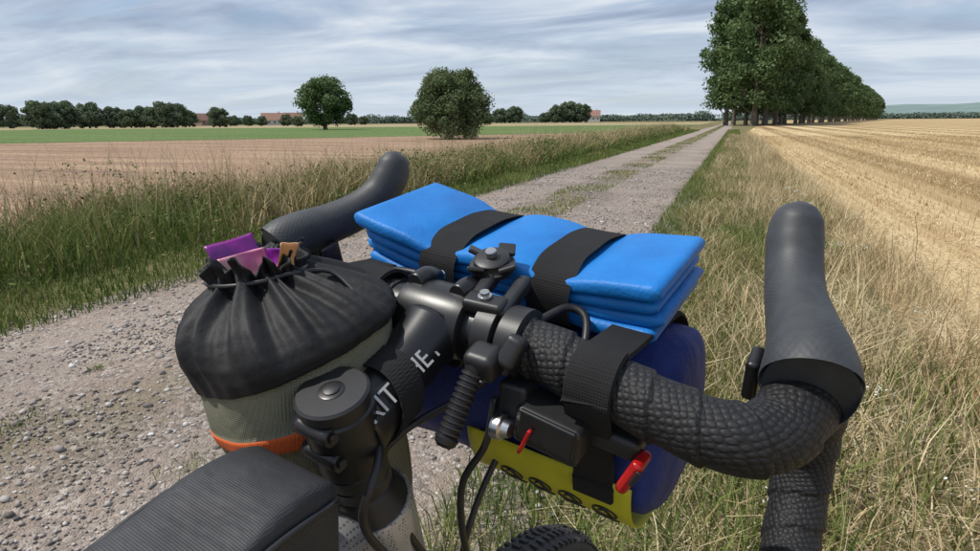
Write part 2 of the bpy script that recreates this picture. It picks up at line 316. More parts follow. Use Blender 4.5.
# ---------------------------------------------------------------- grass
G_green=tinted('green_grass',[(0,(.055,.095,.018)),(.45,(.13,.180,.042)),(.7,(.22,.24,.075)),(1,(.40,.32,.17))],trans=.15)
G_dry=tinted('dry_grass',[(0,(.15,.13,.05)),(.2,(.29,.22,.11)),(.6,(.46,.36,.205)),(1,(.62,.52,.34))],trans=0)
G_straw=tinted('straw',[(0,(.27,.17,.08)),(.5,(.50,.37,.19)),(1,(.72,.59,.37))],trans=0)
G_weed=tinted('weed_leaf',[(0,(.035,.06,.015)),(.5,(.085,.13,.032)),(.8,(.15,.18,.055)),(1,(.30,.22,.10))],trans=.15)
def ydist(n,y0,y1,p=2.2): return y0+(rng.random(n)**p)*(y1-y0)
def field(name,n,x0,x1,y0,y1,h,w,lean,mat,tm,ts,p=2.2,grow=.04,pf=None,seed=1,xs=None,f=.9,z=None):
    x=rng.uniform(x0,x1,n) if xs is None else xs(n); y=ydist(n,y0,y1,p)
    hh=h*rng.uniform(.4,1.3,n); ww=w*rng.uniform(.6,1.4,n)*(1+grow*np.maximum(y,0))
    pt=patch(x,y,1.3,seed); tint=np.clip(tm+ts*rng.normal(size=n)+pt*.45,0,1); hh*=1+pt*.8
    if pf is not None:
        k=patch(x,y,f,seed+9)+rng.normal(0,.12,n)>pf; x,y,hh,ww,tint=x[k],y[k],hh[k],ww[k],tint[k]
    return blades(name,x,y,hh,ww,lean,mat,tint,z=(road_z(x) if z else None))
field('verge_grass',75000,-.70,.36,-.6,70,.11,.004,.7,G_green,.40,.22,p=2.3,seed=2)
field('verge_dry_grass',68000,-.42,1.3,-.5,45,.16,.0035,.9,G_dry,.50,.2,p=2.3,seed=4,pf=-.2)
field('verge_green_clumps',22000,.0,1.15,-.3,40,.14,.005,.6,G_green,.38,.2,p=2.2,seed=6,pf=.12)
field('verge_tall_grass',3600,.25,1.25,-.3,40,.36,.0032,.6,G_dry,.6,.2,p=2.,seed=8)
field('verge_fallen_straw',30000,-.3,1.6,-.6,14,.05,.0035,4.5,G_dry,.75,.15,p=1.8,seed=9)
# left verge
field('roadside_grass',65000,-4.75,-3.5,-1,70,.09,.006,.6,G_green,.36,.22,p=1.7,seed=12)
field('roadside_dry_grass',86000,-7.2,-4.55,-1,70,.42,.007,.75,G_dry,.34,.28,p=1.5,seed=14,pf=-.08,f=.45)
field('roadside_green_grass',52000,-6.6,-4.4,-1,60,.35,.008,.65,G_green,.38,.25,p=1.5,seed=16,pf=-.15,f=.5)
n=7000; x=rng.uniform(-7.0,-4.7,n); y=ydist(n,0,65,1.5); kk=(patch(x,y,.7,61)+rng.normal(0,.15,n))>-.1; x=x[kk]; y=y[kk]; n=len(x); hh=rng.uniform(.45,1.0,n)*(1+.6*patch(x,y,.4,3))
blades('tall_seed_grass',x,y,hh,.004*(1+.04*y),.3,G_dry,np.clip(rng.normal(.55,.22,n),0,1))
k=rng.integers(0,n,34000); t_=rng.random(34000)
P=np.c_[x[k]+rng.normal(0,.04,34000),y[k]+rng.normal(0,.04,34000),hh[k]*(.84+.2*t_)]
me=cloud_mesh('grass_seed_heads',P,np.tile([0,0,.3],(34000,1)),.0040*(1+.05*y[k]),np.clip(rng.normal(.5,.2,34000),0,1),.22); obj('grass_seed_heads',me,None,G_dry)
field('track_centre_grass',30000,-2.5,-1.8,3.5,120,.045,.005,.8,G_green,.6,.25,p=2.0,seed=22,pf=.06,grow=.05,z=1)
def tufts(name,c,mat,n=150):
    xs,ys=[],[]
    for (a,b) in c:
        rr_=random.uniform(.02,.075); ex=random.uniform(.4,1.6); k_=int(n*rr_/.06); q=rng.normal(0,rr_,(k_,2)); xs.append(a+q[:,0]); ys.append(b+q[:,1]*ex)
    x=np.concatenate(xs); y=np.concatenate(ys)
    return blades(name,x,y,.034*rng.uniform(.3,1.3,len(x)),np.full(len(x),.003),1.3,mat,np.clip(rng.normal(.6,.28,len(x)),0,1),z=road_z(x))
cs=[(-2.2+rng.normal(0,.3),rng.uniform(-.3,6)) for _ in range(30)]+[(rng.uniform(-3.6,-.6),rng.uniform(0,6)) for _ in range(14)]
tufts('track_tufts',cs,G_green)
n=100000; y=ydist(n,0,58,1.5); x=rng.normal(-5.2,.55,n); k=(patch(x,y,.5,31)+rng.normal(0,.1,n))>-.12; x=x[k];y=y[k];n=len(x)
top=.16+.6*np.clip(patch(x,y,.9,33)+.5,0,1); z=top*rng.random(n)**.75
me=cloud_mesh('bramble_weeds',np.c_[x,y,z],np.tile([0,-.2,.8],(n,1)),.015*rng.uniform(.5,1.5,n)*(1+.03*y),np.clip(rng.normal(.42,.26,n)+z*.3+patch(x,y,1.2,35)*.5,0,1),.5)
obj('bramble_weeds',me,None,G_weed)
n=700; cx=rng.uniform(.15,.9,22); cy=rng.uniform(1.2,9,22); i=rng.integers(0,22,n)
me=cloud_mesh('wildflowers',np.c_[cx[i]+rng.normal(0,.025,n),cy[i]+rng.normal(0,.025,n),.22+.12*rng.random(22)[i]+rng.normal(0,.008,n)],np.tile([0,0,1.],(n,1)),.0035*rng.uniform(.6,1.3,n)*(1+.05*cy[i]),rng.random(n))
obj('wildflowers',me,None,tinted('umbel_white',[(0,(.5,.5,.4)),(1,(.72,.72,.66))],trans=0))
n=100000; row=rng.integers(0,130,n); x=1.15+row*.15+rng.normal(0,.018,n); y=ydist(n,-.5,45,1.7)
blades('stubble_rows',x,y,.075*rng.uniform(.5,1.2,n),.005*(1+.04*np.maximum(y,0)),.2,G_straw,np.clip(.36+.22*rng.normal(size=n)+.6*patch(x,y*.1,1.0,41),0,1))
n=90000; sw=rng.integers(0,14,n); x=2.0+sw*1.45+rng.normal(0,.19,n); y=ydist(n,-.5,70,1.6); x=x+.2*np.array([noise.noise((b*.12,float(c_),7)) for b,c_ in zip(y,sw)])
x=np.maximum(x,1.2+.1*rng.random(n))
blades('loose_straw',x,y,.035*rng.uniform(.3,1.5,n),.0055*(1+.045*np.maximum(y,0)),4.5,G_straw,np.clip(.85+.15*rng.normal(size=n),0,1))
# ---------------------------------------------------------------- trees
def polar(bearing,dist): return (dist*math.sin(rad(bearing)),dist*math.cos(rad(bearing)))
M_bark=simple('bark',(.18,.15,.12),(.09,.075,.055),rough=.9,scale=3,bump=.8,bscale=12,dist=.05)
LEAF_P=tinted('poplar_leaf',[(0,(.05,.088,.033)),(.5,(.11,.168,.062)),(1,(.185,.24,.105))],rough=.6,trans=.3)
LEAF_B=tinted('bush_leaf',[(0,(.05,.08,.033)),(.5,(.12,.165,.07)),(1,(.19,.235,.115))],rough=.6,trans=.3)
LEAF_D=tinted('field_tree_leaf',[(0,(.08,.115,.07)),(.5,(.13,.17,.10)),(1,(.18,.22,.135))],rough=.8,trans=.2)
LEAF_F=tinted('distant_leaf_hazed',[(0,(.09,.125,.10)),(.5,(.12,.16,.125)),(1,(.16,.20,.15))],rough=.9,trans=0)  # aerial haze painted into the far leaf colour: paler, bluer green
def crown(nb,nl,prof,h0,h1,rmax,br,seed,ls):
    r=np.random.default_rng(seed); P=[];Nn=[];T=[];cents=[]
    for i in range(nb):
        t=r.random()**.85; R=rmax*prof(t); a=r.uniform(0,6.28); q=R*math.sqrt(r.uniform(.15,1))
        c=np.array([q*math.cos(a),q*math.sin(a),h0+(h1-h0)*t]); b=br*r.uniform(.45,1.25)*(.6+.4*prof(t)); cents.append(c)
        m=int(nl/nb); d=r.normal(size=(m,3)); d/=np.linalg.norm(d,axis=1)[:,None]
        rr=b*r.uniform(.5,1.2,m)[:,None]
        P.append(c+d*rr*np.array([1,1,.85])); Nn.append(d)
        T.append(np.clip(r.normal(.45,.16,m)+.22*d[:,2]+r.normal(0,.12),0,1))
    P=np.concatenate(P); P[:,2]=np.maximum(P[:,2],.05); return P,np.concatenate(Nn),np.full(len(P),ls)*r.uniform(.6,1.4,len(P)),np.concatenate(T),cents
def tree_meshes(name,nb,nl,prof,h0,h1,rmax,br,seed,ls,leafmat,trunk_r,H):
    P,Nn,S,T,c=crown(nb,nl,prof,h0,h1,rmax,br,seed,ls)
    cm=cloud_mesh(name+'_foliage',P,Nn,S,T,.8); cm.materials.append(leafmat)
    V=[];F=[]
    def seg(a,b,ra,rb,k=7):
        a=np.array(a,float);b=np.array(b,float);d=b-a;d/=np.linalg.norm(d);u=np.cross(d,[.3,.9,.1]);u/=np.linalg.norm(u);s=np.cross(d,u);o=len(V)
        for q,rq in((a,ra),(b,rb)):
            for j in range(k):
                p=6.2832*j/k; V.append(tuple(q+(u*math.cos(p)+s*math.sin(p))*rq))
        for j in range(k):F.append((o+j,o+(j+1)%k,o+k+(j+1)%k,o+k+j))
    hh=np.linspace(0,H*.9,7); r=random.Random(seed); px=[(r.uniform(-.15,.15)*i*.3,r.uniform(-.15,.15)*i*.3,z) for i,z in enumerate(hh)]
    for i in range(6): seg(px[i],px[i+1],trunk_r*(1-i/6.5)*(1.35 if i==0 else 1),trunk_r*(1-(i+1)/6.5))
    for q in c[::2]:
        zz=max(h0*.5,q[2]-np.hypot(q[0],q[1])*.9); i=min(5,int(zz/(H*.9/6))); f=zz/(H*.9/6)-i
        a=[px[i][k]*(1-f)+px[i+1][k]*f for k in range(3)]; seg(a,q,trunk_r*.28,trunk_r*.06,5)
    tm=bpy.data.meshes.new(name+'_trunk'); tm.from_pydata(V,[],F); tm.materials.append(M_bark)
    return cm,tm
def put_tree(name,ms,x,y,s=1,rz=0,sz=None):
    e=empty(name); e.location=(x,y,0); e.rotation_euler=(0,0,rz); e.scale=(s,s,sz or s)
    f=bpy.data.objects.new('foliage',ms[0]); COL.objects.link(f); f.parent=e
    t=bpy.data.objects.new('trunk',ms[1]); COL.objects.link(t); t.parent=e
    return e
popprof=lambda t: (math.sin(math.pi*min(1,max(0,.14+t*.84)))**.6)*(1.0-.25*t)
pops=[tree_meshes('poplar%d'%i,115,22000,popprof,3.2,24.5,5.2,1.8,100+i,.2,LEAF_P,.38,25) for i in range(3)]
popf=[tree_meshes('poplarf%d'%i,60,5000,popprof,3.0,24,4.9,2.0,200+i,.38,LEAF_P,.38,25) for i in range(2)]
x0,y0=2.6,116
rr=random.Random(5)
for i in range(46):
    tt=i*9.5 if i<14 else 14*9.5+(i-14)*13
    x=x0+tt*math.sin(rad(12.2))+rr.uniform(-.6,.6); y=y0+tt*math.cos(rad(12.2))
    ms=pops[i%3] if i<12 else popf[i%2]
    hs_=1.0 if i<2 else (.94 if i<3 else (.80 if i<5 else .76))
    put_tree('poplar_tree',ms,x,y,rr.uniform(.93,1.07)*(1.08 if i<3 else 1),rr.uniform(0,6.28),sz=rr.uniform(.94,1.07)*hs_)
for i in range(6):
    tt=i*10+3
    put_tree('poplar_tree',pops[(i+1)%3],x0-(5.2 if i<1 else 6.3)+tt*math.sin(rad(12.2))*1.15,y0+6+tt,(1.02 if i<2 else rr.uniform(.85,1.0)),rr.uniform(0,6.28),sz=((1.04,.98)[i] if i<2 else rr.uniform(.75,.88)))
round_=lambda t: math.sin(math.pi*min(1,max(0,.10+.82*t)))**.55
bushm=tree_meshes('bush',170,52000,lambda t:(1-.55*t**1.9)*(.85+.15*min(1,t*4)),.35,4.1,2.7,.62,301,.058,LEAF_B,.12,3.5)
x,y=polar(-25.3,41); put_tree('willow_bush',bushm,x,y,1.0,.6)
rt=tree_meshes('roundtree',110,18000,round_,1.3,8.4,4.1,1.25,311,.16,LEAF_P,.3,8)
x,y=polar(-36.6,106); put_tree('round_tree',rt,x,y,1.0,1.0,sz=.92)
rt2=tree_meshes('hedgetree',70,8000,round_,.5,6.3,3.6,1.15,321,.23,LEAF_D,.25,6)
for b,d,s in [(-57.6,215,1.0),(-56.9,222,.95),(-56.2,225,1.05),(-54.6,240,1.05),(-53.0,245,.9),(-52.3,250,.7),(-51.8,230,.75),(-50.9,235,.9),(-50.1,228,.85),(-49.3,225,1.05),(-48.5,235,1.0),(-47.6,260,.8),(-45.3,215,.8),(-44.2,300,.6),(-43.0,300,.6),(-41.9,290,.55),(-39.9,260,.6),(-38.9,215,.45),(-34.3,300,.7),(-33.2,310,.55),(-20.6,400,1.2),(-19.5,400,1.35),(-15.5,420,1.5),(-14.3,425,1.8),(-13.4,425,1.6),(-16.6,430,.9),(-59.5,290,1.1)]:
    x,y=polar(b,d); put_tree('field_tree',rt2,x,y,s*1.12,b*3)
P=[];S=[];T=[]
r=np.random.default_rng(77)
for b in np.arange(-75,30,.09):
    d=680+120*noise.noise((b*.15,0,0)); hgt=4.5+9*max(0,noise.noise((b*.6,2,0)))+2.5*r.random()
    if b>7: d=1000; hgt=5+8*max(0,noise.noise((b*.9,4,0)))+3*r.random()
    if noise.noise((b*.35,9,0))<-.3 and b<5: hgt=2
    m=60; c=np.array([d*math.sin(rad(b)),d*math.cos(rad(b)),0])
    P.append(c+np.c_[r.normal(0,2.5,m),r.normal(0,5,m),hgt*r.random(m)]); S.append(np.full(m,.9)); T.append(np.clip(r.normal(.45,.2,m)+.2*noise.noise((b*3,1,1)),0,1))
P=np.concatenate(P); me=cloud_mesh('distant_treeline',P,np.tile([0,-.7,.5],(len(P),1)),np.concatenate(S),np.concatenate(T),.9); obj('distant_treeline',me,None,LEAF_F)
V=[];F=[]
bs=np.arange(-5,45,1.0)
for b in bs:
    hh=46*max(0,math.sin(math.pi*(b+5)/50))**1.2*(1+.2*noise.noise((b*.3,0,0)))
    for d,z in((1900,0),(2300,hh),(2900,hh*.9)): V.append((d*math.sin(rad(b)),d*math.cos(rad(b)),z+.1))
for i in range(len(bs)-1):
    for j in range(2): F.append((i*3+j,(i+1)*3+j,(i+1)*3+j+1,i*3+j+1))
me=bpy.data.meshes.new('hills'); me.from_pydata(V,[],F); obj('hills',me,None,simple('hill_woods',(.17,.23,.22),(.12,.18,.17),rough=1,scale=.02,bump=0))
M_wall=simple('brick_wall',(.36,.24,.19),(.28,.18,.14),rough=.9,scale=3,bump=0); M_roof=simple('roof_tile',(.30,.17,.13),(.22,.12,.09),rough=.9,scale=2,bump=0)
M_wh=simple('white_render',(.6,.58,.54),(.5,.48,.44),rough=.9,scale=2,bump=0); M_win=simple('window_glass',(.03,.04,.05),rough=.1,scale=2,bump=0)
def house(b,d,w_,l_,h_,mat,rz):
    e=empty('brick_house'); x,y=polar(b,d); e.location=(x,y,0); e.rotation_euler=(0,0,rz)
    rbox('walls',(l_,w_,h_),(0,0,h_/2),mat,e,bev=.02,seg=1)
    o=.4; rh=w_*.5
    V=[(-l_/2-o,-w_/2-o,h_-.3),(l_/2+o,-w_/2-o,h_-.3),(l_/2+o,w_/2+o,h_-.3),(-l_/2-o,w_/2+o,h_-.3),(-l_/2-o,0,h_+rh),(l_/2+o,0,h_+rh)]
    me=bpy.data.meshes.new('roof'); me.from_pydata(V,[],[(0,1,5,4),(2,3,4,5),(0,4,3),(1,2,5),(3,2,1,0)]); obj('roof',me,e,M_roof)
    for i in range(4):
        rbox('window_%d'%i,(1.0,.1,1.2),(-l_/2+l_*(i+.5)/4,-w_/2-.03,h_*.55),M_win,e,bev=.02,seg=1)
    rbox('chimney',(.7,.7,2),(l_*.3,0,h_+rh),mat,e,bev=.02,seg=1)
house(-51.2,440,9,14,4.5,M_wall,1.9); house(-49.9,450,9,12,5,M_wh,.5); house(-46.4,430,8,13,3.5,M_wall,1.6); house(-41.0,450,9,14,3.5,M_wh,.6); house(-39.3,440,8,11,4,M_wall,.9); house(-12.4,520,9,14,5,M_wh,.2)
# ================================================================= BICYCLE COCKPIT
BM=Matrix.Translation((-.1584,.3206,H-.119))@Matrix.Rotation(rad(-10.2),4,'Z')@Matrix.Rotation(rad(5),4,'Y')
bike=empty('bicycle',BM)
m,nt,b=new_mat('bar_tape'); L=nt.links
tc=N(nt,'ShaderNodeTexCoord'); mp=N(nt,'ShaderNodeMapping'); mp.inputs['Scale'].default_value=(265,285,1); mp.inputs['Rotation'].default_value=(0,0,rad(25)); L.new(tc.outputs['UV'],mp.inputs[0])
vo=N(nt,'ShaderNodeTexVoronoi'); vo.inputs['Scale'].default_value=1; vo.inputs['Randomness'].default_value=.35; L.new(mp.outputs[0],vo.inputs['Vector'])
rr_=ramp(nt,[(.0,(1,1,1)),(.30,(.85,.85,.85)),(.58,(0,0,0))]); L.new(vo.outputs['Distance'],rr_.inputs['Fac'])
rc=ramp(nt,[(0,(.009,.009,.010)),(1,(.019,.019,.021))]); L.new(rr_.outputs[0],rc.inputs['Fac']); L.new(rc.outputs[0],b.inputs['Base Color'])
b.inputs['Roughness'].default_value=.62; b.inputs['Specular IOR Level'].default_value=.4
bp=N(nt,'ShaderNodeBump'); bp.inputs['Strength'].default_value=.7; bp.inputs['Distance'].default_value=.0009; L.new(rr_.outputs[0],bp.inputs['Height'])
nz=N(nt,'ShaderNodeTexNoise'); nz.inputs['Scale'].default_value=60; nz.inputs['Detail'].default_value=5; L.new(tc.outputs['Object'],nz.inputs['Vector'])
bp2=N(nt,'ShaderNodeBump'); bp2.inputs['Strength'].default_value=.4; bp2.inputs['Distance'].default_value=.003; L.new(nz.outputs['Fac'],bp2.inputs['Height']); L.new(bp.outputs[0],bp2.inputs['Normal']); L.new(bp2.outputs[0],b.inputs['Normal'])
M_tape=m
M_blk=simple('black_plastic',(.018,.018,.02),(.012,.012,.013),rough=.45,scale=80,bump=.15,bscale=900,dist=.0003)
M_alu=simple('black_anodised',(.014,.014,.016),(.009,.009,.010),rough=.36,scale=60,bump=.1,bscale=700,dist=.0002)
# hood rubber: fine diamond knurl over the grip, smooth horn, dust in the low spots
m,nt,b=new_mat('hood_rubber'); L=nt.links
tc=N(nt,'ShaderNodeTexCoord'); mp=N(nt,'ShaderNodeMapping'); mp.inputs['Scale'].default_value=(420,420,1); mp.inputs['Rotation'].default_value=(0,0,rad(45)); L.new(tc.outputs['UV'],mp.inputs[0])
ck=N(nt,'ShaderNodeTexVoronoi'); ck.inputs['Scale'].default_value=1; ck.inputs['Randomness'].default_value=0; L.new(mp.outputs[0],ck.inputs['Vector'])
su=N(nt,'ShaderNodeSeparateXYZ'); L.new(tc.outputs['UV'],su.inputs[0])
mr=N(nt,'ShaderNodeMapRange'); L.new(su.outputs[0],mr.inputs['Value']); mr.inputs['From Min'].default_value=.105; mr.inputs['From Max'].default_value=.075; mr.inputs['To Min'].default_value=0.0; mr.inputs['To Max'].default_value=.45
bp=N(nt,'ShaderNodeBump',invert=True); bp.inputs['Distance'].default_value=.0004; L.new(mr.outputs[0],bp.inputs['Strength']); L.new(ck.outputs['Distance'],bp.inputs['Height']); 
nz=N(nt,'ShaderNodeTexNoise'); nz.inputs['Scale'].default_value=70; nz.inputs['Detail'].default_value=7; nz.inputs['Roughness'].default_value=.65; L.new(tc.outputs['Object'],nz.inputs['Vector'])
r=ramp(nt,[(.3,(.030,.032,.036)),(.6,(.044,.047,.052)),(.8,(.062,.063,.064))]); L.new(nz.outputs['Fac'],r.inputs['Fac']); L.new(r.outputs[0],b.inputs['Base Color'])
L.new(bp.outputs[0],b.inputs['Normal'])
b.inputs['Roughness'].default_value=.55; b.inputs['Specular IOR Level'].default_value=.45; M_rub=m
M_steel=simple('steel_bolt',(.6,.6,.6),(.45,.45,.45),rough=.3,metal=1,scale=90,bump=0)
M_strap=fabric('black_strap',(.016,.016,.017),(.010,.010,.011),period=.0016,rough=.9,bump=.6,big=.0006)
m,nt,b=new_mat('frame_paint'); L=nt.links
tc=N(nt,'ShaderNodeTexCoord'); vo=N(nt,'ShaderNodeTexVoronoi'); vo.inputs['Scale'].default_value=420; vo.inputs['Randomness'].default_value=.2; L.new(tc.outputs['Object'],vo.inputs['Vector'])
r=ramp(nt,[(.25,(.16,.155,.15)),(.4,(.42,.41,.40))]); L.new(vo.outputs['Distance'],r.inputs['Fac']); L.new(r.outputs[0],b.inputs['Base Color']); b.inputs['Roughness'].default_value=.35; b.inputs['Metallic'].default_value=.35; M_frame=m
M_tyre=simple('tyre_rubber',(.03,.03,.032),(.015,.015,.016),rough=.8,scale=40,bump=1,bscale=120,dist=.003)
M_tan=simple('tyre_sidewall',(.42,.27,.13),(.34,.21,.10),rough=.8,scale=40,bump=.2)
M_white=simple('lettering_white',(.5,.5,.5),(.4,.4,.4),rough=.5,scale=90,bump=0)
halfpts=[(.036,.0,.0),(.07,0,-.003),(.11,-.002,-.009),(.148,-.003,-.015),(.174,.001,-.018),(.191,.018,-.018),(.199,.045,-.012),(.204,.075,-.018),(.207,.092,-.045),(.209,.090,-.080),(.212,.062,-.112),(.215,.02,-.125),(.217,-.012,-.129)]
hr=[.0168]+[.0172]*3+[.0178,.0185,.019,.0185,.0172,.0165,.0162,.0162,.0162]
for sgn in (1,-1):
    sd2='right' if sgn>0 else 'left'
    tube('handlebar_tape_'+sd2,[(sgn*a,b_,c) for a,b_,c in halfpts],hr,M_tape,bike,seg=72,k=28,spiral=.024)
    iw=.007 if sgn>0 else .020
    hp=[(.2015,.0375,.0038),(.2013,.039,.0045),(.2005,.045,.009),(.1985,.058,.0145),(.194,.080,.021),(.188,.103,.031),(.184,.122,.045),(.181,.132,.061),(.180,.136,.073),(.1798,.138,.080),(.1796,.139,.0835)]
    hp=[(a-iw*min(1,max(0,(b_-.04)/.09)),b_,c-(.004 if sgn<0 else 0)) for a,b_,c in hp]
    rh=[.0240,.0264,.0256,.0232,.0205,.0186,.0182,.0180,.0160,.0108,.003]
    if sgn<0: rh=[v*q_ for v,q_ in zip(rh,[.80,.80,.80,.83,.86]+[.9]*6)]
    tube('brake_hood_'+sd2,[(sgn*a,b_,c) for a,b_,c in hp],rh,M_rub,bike,seg=64,k=14,ell=.92)
    tube('brake_lever_'+sd2,[(sgn*.178,.125,.02),(sgn*.184,.146,0),(sgn*.194,.148,-.04),(sgn*.203,.138,-.08),(sgn*.211,.118,-.105)],[.008,.0085,.0075,.0065,.005],M_alu,bike,seg=16,k=8,ell=.6)
    rbox('shift_paddle_'+sd2,(.008,.02,.028),(sgn*.172,.070,-.010),M_alu,bike,rot=(.3,0,0),bev=.003)
    ringtube('bar_plug_'+sd2,(sgn*.217,-.011,-.129),(0.02*sgn,-1,-.1),[(0,.0162),(.003,.0162),(.005,.013)],M_blk,bike)
tube('handlebar_centre',[(-.05,0,-.001),(0,0,0),(.05,0,-.001)],.0158,M_alu,bike,seg=32)
sa=Vector((0,.31,-.95)).normalized(); top=Vector((0,-.094,-.016))
tube('stem',[(0,-.082,-.038),(0,-.06,-.030),(0,-.035,-.016),(0,-.012,-.004)],[.0205,.0190,.0182,.021],M_alu,bike,seg=36)
ringtube('stem_bar_clamp',(-.026,0,0),(1,0,0),[(0,.0195),(.001,.0215),(.007,.0225),(.041,.0225),(.047,.0215),(.048,.0195)],M_alu,bike)
for sx in(-.019,.013):
    for sz,sy in((.021,.006),(-.021,.008)):
        tube('clamp_ear',[(sx,-.008,sz),(sx,.004,sz*1.05),(sx,.016,sz*.95)],[.0055,.0072,.005],M_alu,bike,seg=16,k=4)
        ringtube('clamp_bolt',(sx,.017,sz*.95),(0,1,0),[(0,.0035),(.003,.0035)],M_steel,bike,seg=12)
ringtube('top_cap',top-sa*.006,tuple(sa),[(0,.0178),(.0012,.0192),(.006,.0192),(.007,.0180),(.010,.0180)],M_blk,bike,seg=56)
ringtube('top_cap_recess',top-sa*.0066,tuple(sa),[(0,.0060),(.0003,.0068),(.003,.0068)],M_alu,bike,seg=40)
ringtube('top_cap_bolt',top-sa*.0076,tuple(sa),[(0,.0036),(.0004,.0044),(.004,.0044)],M_blk,bike,seg=24)
ringtube('steerer_clamp',top+sa*.003,tuple(sa),[(0,.0170),(.002,.0192),(.038,.0195),(.040,.0175)],M_alu,bike)
ringtube('headset_spacers',top+sa*.044,tuple(sa),[(0,.0165),(.001,.0175),(.0088,.0175),(.0095,.0165),(.0105,.0175),(.018,.0175),(.019,.0165),(.020,.0175),(.024,.019),(.034,.0235)],M_blk,bike)
ringtube('head_tube',top+sa*.078,tuple(sa),[(0,.0245),(.003,.0262),(.02,.0258),(.07,.0245),(.12,.0262),(.15,.0285)],M_frame,bike)
for i,dz in enumerate((.012,.030)):
    p=top+sa*dz; tube('pinch_clamp',[(.012,p.y-.0165,p.z),( .0,p.y-.017,p.z),(-.012,p.y-.0165,p.z)],.0050,M_alu,bike,seg=14,k=3)
    ringtube('pinch_bolt',(.0125,p.y-.0165,p.z),(1,0,0),[(0,.0028),(.0012,.0028)],M_blk,bike,seg=12)
fc=bpy.data.curves.new('stem_lettering','FONT'); fc.body='RITCHEY'; fc.size=.0155; fc.extrude=.0002; fc.space_character=1.0
fo=obj('stem_lettering',fc,bike,M_white)
ux=Vector((0,.935,.345)).normalized(); uz=Vector((.72,-.2,.66)); uz=(uz-ux*uz.dot(ux)).normalized(); uy=uz.cross(ux)
base=Vector((0,-.082,-.0375))+uz*.0206
fo.matrix_local=Matrix.Translation(base-uy*.006)@Matrix((ux,uy,uz)).transposed().to_4x4()
ribbon('stem_strap',[(math.cos(a)*.0220,-.058,-.0282+math.sin(a)*.0220) for a in np.linspace(0,2*math.pi,17)[:-1]],(0,.94,.34),.018,.0018,M_strap,bike)
def wheel(parent,c,r=.355):
    e=empty('wheel',None,parent); e.location=c
    def torus(name,R,prof,mat):
        V=[];F=[];n=160;k=len(prof)
        for i in range(n):
            a=2*math.pi*i/n
            for (px_,pr) in prof: V.append((px_,(R+pr)*math.cos(a),(R+pr)*math.sin(a)))
        for i in range(n):
            for j in range(k): F.append((i*k+j,i*k+(j+1)%k,((i+1)%n)*k+(j+1)%k,((i+1)%n)*k+j))
        me=bpy.data.meshes.new(name); me.from_pydata(V,[],F)
        for p in me.polygons:p.use_smooth=True
        return obj(name,me,e,mat)
    w2=.024
    torus('tyre_tread',r-.02,[(w2*math.cos(a)*1.02,.021*math.sin(a)) for a in np.linspace(.25,math.pi-.25,12)],M_tyre)
    torus('tyre_sidewall',r-.02,[(w2*math.cos(a),.0205*math.sin(a)) for a in np.linspace(math.pi-.27,2*math.pi+.27,14)],M_tan)
    torus('rim',r-.048,[(.012,.01),(.013,-.012),(.004,-.02),(-.004,-.02),(-.013,-.012),(-.012,.01)],M_alu)
    V=[];F=[]
    for i in range(150):
        a=2*math.pi*i/150
        for q in (-.016,-.006,.006,.016):
            R=r-.020+.021*math.sqrt(max(0,1-(q/.023)**2)); aa=a+(.012 if abs(q)<.01 else 0); o=len(V)
            for dz in(-.001,.0025):
                for dx_ in(-.004,.004):
                    for da in(-.009,.009): V.append((q+dx_,(R+dz)*math.cos(aa+da),(R+dz)*math.sin(aa+da)))
            F+=[(o+4,o+5,o+7,o+6),(o,o+1,o+5,o+4),(o+2,o+6,o+7,o+3),(o,o+4,o+6,o+2),(o+1,o+3,o+7,o+5)]
    me=bpy.data.meshes.new('tread_knobs'); me.from_pydata(V,[],F); obj('tread_knobs',me,e,M_tyre)
    ringtube('hub',(-.05,0,0),(1,0,0),[(0,.008),(.02,.01),(.022,.028),(.026,.028),(.028,.014),(.072,.014),(.074,.028),(.078,.028),(.08,.01),(.1,.008)],M_alu,e)
    V=[];F=[]
    for i in range(32):
        a=2*math.pi*i/32; s=1 if i%2 else -1; b2=a+(.9 if (i//2)%2 else -.9)
        A=Vector((s*.025,.026*math.cos(b2),.026*math.sin(b2))); B=Vector((0,(r-.066)*math.cos(a),(r-.066)*math.sin(a))); d=(B-A).normalized(); u=d.orthogonal(); v=d.cross(u); o=len(V)
        for q in(A,B):
            for j in range(4): V.append(q+(u*math.cos(j*1.5708)+v*math.sin(j*1.5708))*.001)
        for j in range(4):F.append((o+j,o+(j+1)%4,o+4+(j+1)%4,o+4+j))
    me=bpy.data.meshes.new('spokes'); me.from_pydata(V,[],F); obj('spokes',me,e,M_steel)
fa=(0,.055,-.625); ra=(0,-.88,-.625)
wheel(bike,fa); wheel(bike,ra)
cr_=top+sa*.220
tube('fork_crown',[(-.045,cr_.y+.006,cr_.z-.02),(0,cr_.y-.004,cr_.z),(.045,cr_.y+.006,cr_.z-.02)],[.014,.024,.014],M_frame,bike,seg=20)
for s in(-1,1):
    tube('fork_leg',[(s*.042,cr_.y+.006,cr_.z-.015),(s*.05,cr_.y+.02,cr_.z-.16),(s*.055,fa[1]-.01,fa[2]+.08),(s*.055,fa[1],fa[2])],[.015,.014,.011,.009],M_frame,bike,seg=16)
    tube('chain_stay',[(s*.03,-.47,-.70),(s*.06,-.7,-.66),(s*.065,-.88,-.625)],[.012,.01,.009],M_frame,bike,seg=14)
    tube('seat_stay',[(s*.015,-.62,-.16),(s*.05,-.76,-.4),(s*.065,-.88,-.625)],[.008,.008,.008],M_frame,bike,seg=14)
h1=top+sa*.095; h2=top+sa*.21
tube('top_tube',[(0,h1.y-.02,h1.z),(0,-.35,-.135),(0,-.62,-.16)],[.021,.019,.016],M_frame,bike,seg=24)
tube('down_tube',[(0,h2.y-.02,h2.z+.01),(0,-.2,-.47),(0,-.46,-.70)],[.026,.028,.026],M_frame,bike,seg=24)
